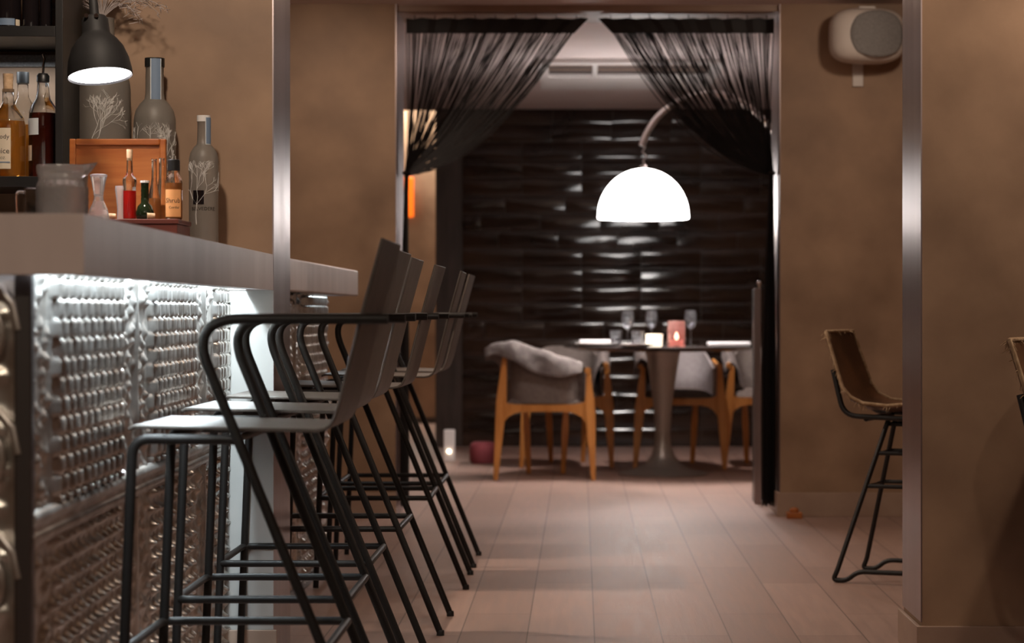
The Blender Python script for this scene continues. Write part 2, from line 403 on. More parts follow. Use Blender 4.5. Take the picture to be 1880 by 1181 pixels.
def bar_base(loc, rz, L, label, with_end):
    t = thing('bar_counter', loc, label, 'bar', rz=rz)
    MB().box(-.42, -.002, .03 if with_end else 0, L, 0, 1.0).build('carcass', M['black_wood'], t)
    relief(L, .625, 1.03, 'upper').build('upper_tin_panel', M['tin'], t, smooth=60)
    relief(L, .02, .565, 'lower').build('lower_tin_panel', M['tin'], t, smooth=60)
    MB().tube([(.004, 0, .612), (.004, L, .612)], .014, 10).tube([(.004, 0, .58), (.004, L, .58)], .011, 10).box(-.002, .006, 0, L, .565, .625).build('middle_rail', M['tin'], t, smooth=40)
    MB().box(-.002, .012, 0, L, 0, .03).build('kick_strip', M['tin_dark'], t)
    if with_end:
        MB().box(-.016, .012, -.016, .016, 0, 1.03).build('corner_post', M['tin_dark'], t, bevel=.004)
        mb = relief(.42, .02, 1.0, 'lower', .01, .006)
        mb.v = [(-.002 - y, -x, z) for x, y, z in mb.v]
        for k in range(5):   # scrolled ornament
            cz = .12 + k * .2
            mb.tube([(-.06 + .05 * (1 - a / 22) * math.cos(a * .55), -.012, cz + .085 * (1 - a / 22) * math.sin(a * .55)) for a in range(20)], .008, 8)
        mb.build('end_tin_panel', M['tin'], t, smooth=60)
    return t
bar_base((-.894, 3.69, 0), .0287, 2.525, 'bar front clad in embossed silver tin panels, lit from under the near bar top', True)
bar_base((-.962, 6.58, 0), -.006, 2.0, 'darker tin clad bar front behind the far stools, beyond the steel edged pier', False)
def bar_top(name, poly, label, batten):
    t = thing('stone_worktop', (poly[0][0], poly[0][1], 1.008), label, 'countertop')
    ox, oy = poly[0]; q = [(x - ox, y - oy) for x, y in poly]
    a, b2, c2, d = q
    top = MB().prism(q, 0, .097).build('slab', M['counter'], t)
    n0, n1 = (.03, .002) if batten[2] else (-.002, .03)
    cut = MB().prism([(a[0] - .03, a[1] + n0), (b2[0] - .03, b2[1] - n1), (c2[0] - .1, c2[1] - n1), (d[0] - .1, d[1] + n0)], -.02, .0525).build('trough', M['counter'], t)
    bo = top.modifiers.new('trough', 'BOOLEAN'); bo.operation = 'DIFFERENCE'; bo.object = cut; bo.solver = 'EXACT'
    bpy.context.view_layer.update()
    me = bpy.data.meshes.new_from_object(top.evaluated_get(bpy.context.evaluated_depsgraph_get()))
    top.modifiers.clear(); top.data = me; bpy.data.objects.remove(cut, do_unlink=True)
    bv = top.modifiers.new('bevel', 'BEVEL'); bv.width = .006; bv.segments = 3; bv.limit_method = 'ANGLE'
    (bx0, by0), (bx1, by1) = batten[0], batten[1]
    MB().prism([(bx0 - ox, by0 - oy), (bx0 + .02 - ox, by0 - oy), (bx1 + .02 - ox, by1 - oy), (bx1 - ox, by1 - oy)], .002, .0525).build('light_batten', M['black_wood'], t)
    return t
bar_top('near', [(-.785, 3.62), (-.8335, 6.214), (-1.62, 6.214), (-1.62, 3.62)], 'thick pale stone bar top of the near bar, under the bottles and pitcher', ((-.842, 3.70), (-.911, 6.2), True))
bar_top('far', [(-.838, 6.576), (-.842, 8.68), (-1.45, 8.68), (-1.45, 6.576)], 'thick pale stone bar top beyond the steel edged pier', ((-.905, 6.6), (-.905, 8.6), False))
tp = MB().box(-.008, .008, 0, 2.40, 0, .003).build('led_strip', M['led'])
tp.location = (-.885, 3.76, 1.0545); tp.rotation_euler = (0, 0, .0287)
tag(tp, 'cool white light strip glowing under the near bar top', 'light')

# ------------------------------------------------------------------ metal bar stools
HW = .215
def make_stool():
    t = thing('bar_stool', (0, 0, 0), '', 'bar stool', 'metal bar stools along the bar')
    r = .0098
    path = [(-.372, .728), (-.362, .733), (-.02, .725), (.0, .729), (.012, .742), (.022, .772), (.062, .92), (.107, 1.088)]
    s1 = MB().sheet(path[:4] , -HW + .015, HW - .015, .007); s1.build('seat', M['stool_sheet'], t, smooth=40, bevel=.002)
    MB().sheet([(-.004, .7275), (.008, .736), (.016, .750), (.024, .774), (.062, .925), (.107, 1.088)], -HW + .015, HW - .015, .007).build('backrest', M['stool_sheet'], t, smooth=50, bevel=.002)
    for s in (-1, 1):
        y = s * HW
        # continuous tube: rear foot, slanting up and forward, curving back as the armrest
        p = fillet([(.123, y, .006), (.0, y, .312), (-.238, y, .885), (-.205, y, .938), (.118, y, .936)], [0, .05, .06, .05, 0], 7)
        p = fillet([(.123, y, .006), (-.255, y, .936), (.118, y, .936)], [0, .10, 0], 12)
        MB().tube(p, r, 12).build('arm_and_rear_leg', M['stool_metal'], t, smooth=50)
        q = fillet([(-.390, y * .96, .004), (-.362, y * .96, .711), (-.155, y * .98, .709)], [0, .035, 0], 8)
        MB().tube(q, r, 12).build('front_leg', M['stool_metal'], t, smooth=50)
        MB().lathe([(.0, 0), (.0115, 0), (.0115, .012), (.010, .016)], 14, (.123, y)).build('foot_cap', M['rubber'], t, smooth=40)
    zr = .312
    ring = fillet([(-.12, -HW, zr), (-.382, -HW, zr), (-.382, HW, zr), (0, HW, zr), (0, -HW, zr), (-.12, -HW, zr)], [0, .03, .03, .012, .012, 0], 5)
    MB().tube(ring[:-1], r * .9, 10, closed=True).build('foot_ring', M['stool_metal'], t, smooth=50)
    MB().tube([(-.30, -HW, .711), (-.30, HW, .711)], r * .8, 8).tube([(-.165, -HW, .711), (-.165, HW, .711)], r * .8, 8).build('seat_rail', M['stool_metal'], t, smooth=50)
    MB().tube([(.073, -HW - .004, .937), (.073, HW + .004, .937)], r * .7, 8).build('back_rod', M['stool_metal'], t, smooth=50)
    return t
stool = make_stool()
spots = [(-.478, 4.50, 0, 'dark metal bar stool nearest the camera, its seat front under the bar corner'),
         (-.514, 5.28, 0, 'dark metal bar stool second from the camera in the row at the bar'),
         (-.533, 6.00, 0, 'dark metal bar stool third from the camera, beside the steel edged pier'),
         (-.530, 6.92, -.01, 'dark metal bar stool fourth from the camera, first beyond the steel edged pier'),
         (-.516, 8.03, .012, 'dark metal bar stool fifth from the camera, close before the farthest one'),
         (-.518, 8.69, 0, 'dark metal bar stool farthest from the camera, at the end of the bar')]
for i, (x, y, a, lab) in enumerate(spots):
    o = stool if i == 0 else copy_tree(stool)
    o.location = (x, y, 0); o.rotation_euler = (0, 0, a); o['label'] = lab

# ------------------------------------------------------------------ leather stools at right
def make_leather(loc, rz, label):
    t = thing('leather_stool', loc, label, 'bar stool', 'leather stools at right', rz)
    W = .20
    prof = [(-.268, .878), (-.258, .85), (-.228, .76), (-.188, .665), (-.16, .630), (-.115, .608), (-.03, .600), (.08, .610), (.17, .615), (.20, .605)]
    # bucket sheet, edges lifted a little
    nx = 10; vs = []; th = .008; fs = []
    for side in (0, 1):
        for i, (x, z) in enumerate(prof):
            for k in range(nx + 1):
                c = k / nx * 2 - 1
                wq = W * (1 - .10 * max(0, (z - .66)) / .22)
                lift = .022 * c * c
                vs.append((x + (lift if z > .68 else lift * .3) - (th if side else 0) * (1 if z > .67 else .3), c * wq, z + (lift if z <= .68 else 0) - (th if side and z <= .68 else 0)))
    N = len(prof); K = nx + 1; off = N * K
    for i in range(N - 1):
        for k in range(nx):
            a = i * K + k; fs.append((a, a + 1, a + K + 1, a + K)); fs.append((off + a, off + a + K, off + a + K + 1, off + a + 1))
    edge = [k for k in range(K)] + [i * K + nx for i in range(1, N)] + [(N - 1) * K + k for k in range(nx - 1, -1, -1)] + [i * K for i in range(N - 2, 0, -1)]
    for j in range(len(edge)):
        a, b = edge[j], edge[(j + 1) % len(edge)]; fs.append((a, off + a, off + b, b))
    sh = MB().add(vs, fs).build('leather_seat', M['leather'], t, smooth=60)
    # raw stitched edge with hide fringe
    rr = random.Random(3); mb = MB(); tp = [Vector(vs[e]) for e in edge]
    mb.tube(tp, .0065, 7, closed=True)
    for j in range(len(tp)):
        a, b = tp[j], tp[(j + 1) % len(tp)]
        for k in range(7):
            p = a.lerp(b, rr.random()); d = Vector((rr.uniform(-.5, .3), rr.uniform(-.5, .5), rr.uniform(-1, .1))).normalized() * rr.uniform(.012, .03)
            mb.tube([p, p + d * .6, p + d + Vector((0, 0, -.004))], [.0016, .0014, .0008], 4)
    mb.build('hide_edge', M['fringe'], t, smooth=60)
    f = MB(); fr = .0095
    for s in (-1, 1):
        y = s * .185
        f.tube(fillet([(-.222, y * .93, .745), (-.18, y, .585), (.19, y, .572), (.20, y, .572)], .05, 6), fr, 10)
    f.tube([(-.10, -.185, .575), (-.10, .185, .575)], fr, 8).tube([(.12, -.185, .573), (.12, .185, .573)], fr, 8)
    f.build('seat_frame', M['black'], t, smooth=50)
    g = MB(); g.lathe([(.0, .545), (.075, .545), (.075, .556), (.03, .558), (.03, .564), (.09, .565), (.09, .572), (0, .572)], 20)
    g.build('swivel_hub', M['black'], t, smooth=40)
    for s in (-1, 1):
        y = s * .20
        p = fillet([(-.055, s * .05, .565), (-.20, y, .04), (-.215, y, .009), (-.165, y, .009), (-.125, y, .042), (.125, y, .042), (.165, y, .009), (.215, y, .009), (.20, y, .04), (.055, s * .05, .565)],
                   [0, .03, .025, .02, .03, .03, .02, .025, .03, 0], 5)
        MB().tube(p, .0088, 10).build('sled_leg', M['black'], t, smooth=50)
    for zz in (.335, .45):
        a = .055 + (.565 - zz) / .525 * .145; y = .05 + (.565 - zz) / .525 * .15
        MB().tube([(-a, -y, zz), (a, -y, zz), (a, y, zz), (-a, y, zz)], .0075, 8, closed=True).build('foot_rail', M['black'], t, smooth=50)
a0 = -math.radians(22)
make_leather((1.16, 8.12, 0), a0, 'brown leather bucket stool partly hidden behind the right pier')
make_leather((1.352, 5.70, 0), a0, 'brown leather bucket stool cut off by the right edge of the photo')
# high table beside the leather stools (mostly outside the frame)
t = thing('high_table', (1.82, 5.72, 0), 'dark high table at the right beside the leather stools', 'table')
MB().box(-.40, .40, -.40, .40, 1.0, 1.035).build('tabletop', M['black_wood'], t, bevel=.003)
MB().lathe([(.03, .02), (.03, 1.0)], 16).build('column', M['black'], t, smooth=40)
MB().lathe([(0, 0), (.16, 0), (.16, .012), (.05, .025), (0, .025)], 28).build('foot_plate', M['black'], t, smooth=40)

# ------------------------------------------------------------------ wall shelf and bottles
sx1 = -1.327
t = thing('wall_shelf', (sx1, 6.216, 1.2), 'black wall shelf full of liquor bottles at top left', 'shelf')
MB().box(-.02, 0, -.346, -.002, -.10, 1.12).build('upright', M['black_wood'], t, bevel=.0015)
for z in (1.297, 1.683):
    MB().box(-.95, -.02, -.346, -.002, z - .027 - 1.2, z - 1.2).build('shelf_board', M['black_wood'], t, bevel=.0015)
MB().box(-.95, -.03, -.03, -.004, 1.612 - 1.2, 1.645 - 1.2).build('light_profile', M['grille'], t, bevel=.003)
def bottle(name, loc, prof, m, label, cat='bottle', group=None, liquid=None, cap=None, n=28, wob=None, smooth=50, body='glass_body'):
    """prof: outside (r,z); liquid=(z0,z1,mat); cap=(name,prof,mat)"""
    t = thing(name, loc, label, cat, group)
    MB().lathe([(0, prof[0][1])] + prof + [(0, prof[-1][1])], n, wob=wob).build(body, m, t, smooth=smooth)
    if liquid:
        z0, z1, lm = liquid; pr = []
        def rad(z):
            for (r0, a), (r1, b) in zip(prof, prof[1:]):
                if a <= z <= b and b > a: return r0 + (r1 - r0) * (z - a) / (b - a)
            return prof[-1][0]
        pr = [(max(rad(z0 + (z1 - z0) * k / 10) - .0022, .001), z0 + (z1 - z0) * k / 10) for k in range(11)]
        MB().lathe([(0, z0)] + pr + [(0, z1)], n).build('liquid', lm, t, smooth=40)
    if cap:
        MB().lathe(cap[1], 20).build(cap[0], cap[2], t, smooth=40)
    return t
def wrap(t, name, r, a0, a1, z0, z1, m, n=14, texts=(), frame=None):
    """curved label on a round bottle; angles measured from the camera side, + to the right"""
    pos = lambda a, z, rr: (rr * math.sin(a), -rr * math.cos(a), z)
    vs = []; fs = []
    for rr in (r, r + .0006):
        for i in range(n + 1):
            a = math.radians(a0 + (a1 - a0) * i / n)
            vs += [pos(a, z0, rr), pos(a, z1, rr)]
    K = 2 * (n + 1)
    for i in range(n):
        q = 2 * i; fs += [(q, q + 2, q + 3, q + 1), (K + q, K + q + 1, K + q + 3, K + q + 2), (q, K + q, K + q + 2, q + 2), (q + 1, q + 3, K + q + 3, K + q + 1)]
    fs += [(0, 1, K + 1, K), (K - 2, 2 * K - 2, 2 * K - 1, K - 1)]
    o = MB().add(vs, fs).build(name, m, t, smooth=40)
    for body, size, ac, z, mm in texts:
        rr = r + .0010
        text_mesh('lettering', body, size, mm, o, lambda x, y, ac=ac, z=z: pos(math.radians(ac) + x / rr, z + y, rr))
    return o
ys = 5.96; zs = 1.297
# juice bottle with cork
rb = .045
t = bottle('liquor_bottle', (X(15, ys), ys, zs), [(.036, 0), (rb, .006), (rb, .135), (.040, .158), (.024, .182), (.0155, .196), (.0145, .222), (.016, .226), (.016, .232)], M['glass'],
           'amber liquor bottle with cream label and tall cork on the lower shelf', liquid=(.004, .148, M['amber']), cap=('cork', [(.0, .226), (.0125, .226), (.0135, .272), (0, .272)], M['cork']))
o = wrap(t, 'label', rb + .0004, -75, 22, .022, .128, M['label_cream'], texts=[('oody', .017, -4, .100, M['ink']), ('Juice', .020, -5, .062, M['ink']), ('OZ.', .009, -3, .047, M['ink'])])
MB().box(-.024, .016, -rb - .0016, -rb - .0008, .038, .0405).build('label_rule', M['label_blue'], o)
t = bottle('liquor_bottle', (X(42, 6.11), 6.11, zs), [(.036, 0), (.040, .005), (.040, .17), (.030, .20), (.016, .225), (.014, .262), (.016, .266)], M['glass'],
           'clear bottle with black cap standing behind the amber bottle', liquid=(.004, .15, M['amber']), cap=('cap', [(0, .262), (.0165, .262), (.0165, .292), (0, .292)], M['rubber']))
t = bottle('liquor_bottle', (X(79, 5.97), 5.97, zs), [(.032, 0), (.0365, .005), (.0365, .172), (.031, .19), (.020, .206), (.0165, .222), (.0145, .252), (.016, .256)], M['glass'],
           'dark red liquor bottle with metal pourer beside the shelf upright', liquid=(.004, .170, M['darkred']), cap=('pour_collar', [(0, .250), (.0165, .252), (.0165, .268), (.012, .274), (0, .276)], M['rubber']))
MB().tube([(0, 0, .272), (.001, 0, .295), (.004, 0, .312), (.001, -.006, .325)], .0032, 8).build('pour_spout', M['chrome'], t, smooth=40)
wrap(t, 'label', .0369, -80, -5, .112, .155, M['label_white'])
wrap(t, 'tax_stamp', .0369, -78, -38, .045, .085, M['label_cream'])
for k, (u, rr, lab) in enumerate([(14, .034, 'dark bottle at the left end of the upper shelf'), (56, .021, 'slim dark bottle in the middle of the upper shelf'), (84, .0160, 'dark bottle beside the upright on the upper shelf')]):
    t = bottle('liquor_bottle', (X(u, 5.98), 5.98, 1.683), [(rr * .9, 0), (rr, .005), (rr, .17), (rr * .75, .20), (.014, .225), (.013, .275), (.015, .28)], M['dark_glass'], lab, cap=('cap', [(0, .275), (.015, .275), (.015, .30), (0, .30)], M['rubber']))
    if k == 0: wrap(t, 'label', rr + .0005, -20, 45, .012, .030, M['label_blue'])
    if k == 0: wrap(t, 'seal', rr + .0005, 50, 75, .012, .028, M['label_cream'])

# frosted vodka bottles with an etched winter tree
CT = 1.105
def branches(seed, w, h, depth=6):
    rr = random.Random(seed); segs = []
    def grow(p, a, ln, r, d):
        q = (p[0] + math.sin(a) * ln, p[1] + math.cos(a) * ln)
        mid = ((p[0] + q[0]) / 2 + rr.uniform(-.08, .08) * ln, (p[1] + q[1]) / 2)
        segs.append((p, mid, q, r))
        if d == 0: return
        for k in range(2 if rr.random() < .62 else 3):
            grow(q, a + rr.uniform(-.85, .85), ln * rr.uniform(.62, .86), r * .74, d - 1)
    grow((0, 0), .03, h * .28, h * .012, depth)
    return segs
def vodka(u, y, r, H, label, seed, cap_m, big, tree_z, tree_h, tree_a, strip):
    s = H / .368
    nr = r * .44
    prof = [(r * .92, 0), (r, .006 * s), (r, H * .66), (r * .985, H * .69), (r * .90, H * .73), (r * .70, H * .765), (nr * 1.08, H * .79), (nr, H * .82), (nr * .96, H * .955), (nr * 1.02, H * .96)]
    t = bottle('frosted_bottle', (X(u, y), y, CT + .0005), prof, M['frost'], label, group='frosted bottles on the bar', n=36,
               cap=('cap', [(0, H * .955), (nr * 1.08, H * .955), (nr * 1.08, H), (0, H)], cap_m) if not big else None)
    mb = MB()
    def pos(x, z, rr=r + .0007): a = tree_a + x / rr; return (rr * math.sin(a), -rr * math.cos(a), z)
    for p, m_, q, w_ in branches(seed, 1, tree_h):
        if max(p[1], q[1]) + tree_z > H * .67: continue
        mb.tube([pos(p[0], tree_z + p[1]), pos(m_[0], tree_z + m_[1]), pos(q[0], tree_z + q[1])], max(w_ * .55, .0005), 4)
    mb.build('etched_tree', M['etch'], t)
    if strip:
        a0, a1, z0, z1 = strip
        o = wrap(t, 'neck_label', nr * 1.12, a0 - 6, a1 + 6, z0 - .004, z1, M['label_white'], 8)
        wrap(o, 'neck_band', nr * 1.15, a0, a1, z0, z1, M['label_blue'], 8)
    return t
big = vodka(188, 6.12, .0745, .655, 'largest frosted vodka bottle, behind the desk lamp shade', 11, M['rubber'], True, .19, .27, -.45, None)
vodka(284, 6.13, .056, .523, 'middle sized frosted bottle with blue neck label behind the orange wooden frame', 5, M['rubber'], False, .10, .24, .1, (-8, 42, .385, .52))
vb = vodka(374, 6.09, .0388, .366, 'smallest frosted vodka bottle standing alone right of the red wooden box', 8, M['ceramic'], False, .075, .19, -.35, (28, 78, .29, .36))
text_mesh('lettering', 'BELVEDERE', .0135, M['ink'], vb, lambda x, y: ((.0396) * math.sin(.12 + x / .0396), -.0396 * math.cos(.12 + x / .0396), .112 + y))
o = wrap(vb, 'lower_window', .0391, -35, 10, .128, .165, M['dark_glass'], 8); o['label'] = 'dark patch seen through the bottle'
# dried spray in the mouth of the largest bottle
bx = X(188, 6.12)
mb = MB(); rr = random.Random(9)
for k in range(46):
    a = rr.uniform(-1.5, 1.5); L_ = rr.uniform(.10, .20); dy = rr.uniform(-.5, .4)
    d = Vector((math.sin(a), dy * .5 - .2, .45 * math.cos(a)))
    p0 = Vector((0, 0, -.01)); p1 = d * L_ * .55 + Vector((0, 0, .06)); p2 = d * L_ + Vector((0, 0, .045 - .07 * abs(math.sin(a))))
    cp = [p0 * (1 - t) ** 2 + p1 * 2 * t * (1 - t) + p2 * t * t for t in [j / 6 for j in range(7)]]
    mb.tube(cp, [.0012] * 5 + [.001, .0006], 4)
    for j in range(26):
        p = cp[3 + int(rr.random() * 4)] + Vector((rr.gauss(0, .008), rr.gauss(0, .008), rr.gauss(0, .006)))
        q = p + Vector((rr.gauss(0, .012), rr.gauss(0, .008), rr.uniform(-.014, .008)))
        mb.tube([p, q], [.0011, .0005], 3)
o = mb.build('dried_flower_spray', M['dried']); o.location = (bx, 6.12, CT + .655 * .96 + .012)
tag(o, 'pale dried flower spray in the mouth of the largest frosted bottle', 'dried flowers')

# orange framed board leaning behind the small bottles
yb = 5.80; x0, x1 = X(128, yb), X(305, yb); zt = Z(255, yb)
t = thing('wooden_frame_board', ((x0 + x1) / 2, yb, CT), 'orange brown wooden framed board leaning in front of the frosted bottles', 'board')
hw = (x1 - x0) / 2; H = zt - CT
MB().box(-hw + .012, hw - .012, .004, .010, .012, H - .012).build('panel', M['orange_wood'], t)
fw = .016
MB().box(-hw, -hw + fw, -.006, .014, .001, H).box(hw - fw, hw, -.006, .014, .001, H).box(-hw + fw, hw - fw, -.006, .014, H - fw, H).box(-hw + fw, hw - fw, -.006, .014, .001, fw).build('frame', M['orange_wood'], t, bevel=.003)
# dark red box the small bottles stand on
yx = 5.57
t = thing('wooden_box', (0, yx, CT), 'low dark red wooden box under the small bottles on the bar', 'box')
bx0, bx1 = X(168, yx), X(345, 5.62); BZ = .066
MB().box(bx0, bx1, -.10, .08, .001, BZ - .012).build('body', M['red_wood'], t, bevel=.002)
MB().box(bx0 - .003, bx1 + .003, -.103, .083, BZ - .011, BZ).build('lid', M['red_wood'], t, bevel=.002)
ZB = CT + BZ + .0006
def on_box(u, dy=0): y = 5.57 + dy; return (X(u, y), y, ZB)
t = bottle('syrup_bottle', on_box(238, -.04), [(.0145, 0), (.0155, .004), (.0155, .080), (.017, .092), (.0165, .1), (.009, .108), (.0072, .118), (.0068, .150)], M['glass'],
           'slim crystal bottle of bright red syrup with cork', liquid=(.003, .070, M['red']), cap=('cork', [(0, .143), (.0060, .143), (.0072, .151), (.0075, .170), (0, .170)], M['cork']))
t = bottle('stout_dark_bottle', on_box(266, -.06), [(.019, 0), (.021, .004), (.0215, .018), (.017, .032), (.0095, .040), (.0098, .05), (.0088, .054), (.0098, .058), (.009, .064), (.0098, .069), (.009, .074), (.0095, .088), (.0105, .09)], M['green_glass'],
           'small black green onion shaped bottle with pale cap', cap=('cap', [(0, .088), (.0112, .088), (.0112, .0935), (0, .0945)], M['ceramic']))
t = bottle('cruet_bottle', on_box(283, .03), [(.016, 0), (.0175, .004), (.016, .05), (.0085, .09), (.0065, .105), (.006, .148), (.0075, .152)], M['glass'], 'clear slim necked bottle against the orange board, left of the orange labelled one', liquid=(.003, .055, M['shrub']))
t = bottle('cruet_bottle', on_box(297, .06), [(.016, 0), (.0175, .004), (.0165, .055), (.009, .09), (.007, .11), (.0066, .152), (.008, .156)], M['glass'], 'clear slim necked bottle behind the orange labelled bottle', liquid=(.003, .04, M['shrub']))
t = bottle('cordial_bottle', on_box(319, -.05), [(.019, 0), (.0205, .004), (.0205, .090), (.018, .102), (.012, .110), (.0115, .126), (.013, .128)], M['glass'],
           'small bottle with orange label and black screw cap', liquid=(.003, .088, M['shrub']), cap=('cap', [(0, .118), (.0148, .118), (.0148, .143), (.013, .145), (0, .145)], M['rubber']))
wrap(t, 'label', .0208, -55, 62, .006, .072, M['label_orange'], texts=[('Shrub', .0165, 4, .040, M['ink']), ('Cordial', .0085, 12, .026, M['ink'])])
t = bottle('crystal_cruet', on_box(222, .0), [(.008, 0), (.010, .003), (.0095, .03), (.011, .042), (.012, .055), (.015, .075), (.0145, .084)], M['crystal'], 'small fan topped crystal cruet left of the red syrup bottle', n=10, smooth=10)
for u, dy, lab in ((205, -.07, 'loose cork lying left of the red syrup bottle'), (277, -.09, 'loose cork lying before the small dark bottle')):
    p = on_box(u, dy)
    o = MB().tube([(-.009, 0, .0072), (.009, .004, .0072)], [.0075, .0066], 14).build('loose_cork', M['cork'], smooth=40)
    o.location = p; tag(o, lab, 'cork')
# crystal decanter stopper-topped, on the bar
t = bottle('crystal_decanter', (X(181, 5.42), 5.42, CT + .0005), [(.024, 0), (.027, .004), (.028, .055), (.022, .085), (.013, .105), (.011, .118), (.013, .122)], M['crystal'], 'cut crystal decanter with flared stopper in front of the orange board', n=14, smooth=12,
           liquid=(.004, .06, M['shrub']), cap=('stopper', [(0, .115), (.010, .116), (.013, .13), (.0165, .15), (.021, .168), (.017, .170), (0, .171)], M['crystal']))
# cut glass mixing pitcher
yp = 4.62; rp = 46 / (F / yp)
t = thing('glass_pitcher', (X(114, yp), yp, CT + .0005), 'cut crystal mixing pitcher with spout on the near bar corner', 'pitcher')
n_, vs, fs = 36, [], []
lv = [(0, .001), (rp * .9, .0), (rp * .94, .004)] + [(rp * .97, .010 + k * .0085) for k in range(11)] + [(rp * .93, .108), (rp * .93, .114), (rp * 1.0, .126), (rp * 1.0, .136), (rp * .99, .1395), (rp * .93, .1385), (rp * .90, .12), (rp * .86, .012), (0, .010)]
for i, (r, z) in enumerate(lv):
    for k in range(n_):
        a = 2 * PI * k / n_; rr = max(r, .0002)
        if 3 <= i <= 13: rr *= 1 + .07 * (1 if (k + i) % 2 else -1)
        sp = math.exp(-(min(abs(a), 2 * PI - abs(a)) / .28) ** 2)
        if z > .118 and i > 10: rr += sp * .022 * (z - .11) / .03
        vs.append((rr * math.cos(a), rr * math.sin(a), z + (sp * .006 if z > .12 else 0)))
for i in range(len(lv) - 1):
    for k in range(n_): fs.append((i * n_ + k, i * n_ + (k + 1) % n_, (i + 1) * n_ + (k + 1) % n_, (i + 1) * n_ + k))
MB().add(vs, fs).build('pitcher_body', M['crystal'], t, smooth=5)
# glass mug beside it
yg = 4.72; t = thing('glass_mug', (X(63, yg), yg, CT + .0005), 'clear glass mug with handle left of the crystal pitcher', 'mug')
MB().lathe([(0, 0), (.021, 0), (.022, .004), (.021, .097), (.019, .099), (.018, .012), (0, .010)], 28).build('mug_body', M['glass'], t, smooth=40)
MB().tube(fillet([(-.019, 0, .090), (-.036, 0, .092), (-.033, 0, .02), (-.019, 0, .022)], .012, 5), .0035, 8).build('handle', M['glass'], t, smooth=50)

# desk lamp over the bar
yl = 5.48; lc = Vector((X(184, yl), yl, Z(140, yl)))
t = thing('desk_lamp', (X(160, 6.2), 6.215, 1.95), 'graphite bell shaped lamp glowing white above the bar bottles', 'lamp')
L0 = lc - Vector(t.location)
ax = Vector((-.13, .16, 1)).normalized(); q = Vector((0, 0, 1)).rotation_difference(ax)
def tilt(o): o.rotation_mode = 'QUATERNION'; o.rotation_quaternion = q; o.location = L0; return o
rl = .0775
outer = [(rl, 0), (rl * .985, .016), (rl * .93, .042), (rl * .80, .070), (rl * .62, .090), (rl * .46, .102), (rl * .43, .108), (rl * .41, .140), (rl * .34, .148), (0, .149)]
inner = [(r - .002 if r > .01 else 0, z - .002) for r, z in outer[:-3]]
mb = MB(); prof = outer[::-1] + [(rl - .0015, -.001)] + inner[1:] + [(0, .103)]
mb.lathe(prof, 40); tilt(mb.build('lamp_shade', M['lamp_shade'], t, smooth=40))
tilt(MB().lathe([(0, .004), (rl - .004, .004), (rl - .004, .007), (0, .007)], 36).build('diffuser', M['bulb'], t))
top = L0 + ax * .149
for s, e in ((-.012, -.03), (.012, -.03)):
    pt = top + Vector((s, e, -.002))
    MB().tube([pt, pt + Vector((0, -.006, 0))], .0052, 12).build('screw', M['chrome'], t, smooth=40)
MB().tube([top - ax * .02, top + ax * .02 + Vector((0, 0, .01)), top + Vector((-.02, .05, .12)), Vector((0, -.05, .02)), Vector((0, 0, 0))], [.012, .011, .007, .007, .010], 10).build('arm', M['lamp_shade'], t, smooth=50)
MB().tube([Vector((0, -.014, 0)), Vector((0, .004, 0))], .035, 20).build('wall_plate', M['lamp_shade'], t, smooth=40)
spot('desk_lamp_light', lc + ax * .0 - ax * .004, lc - ax, 6, (1, .9, .88), 150, .6, .05)

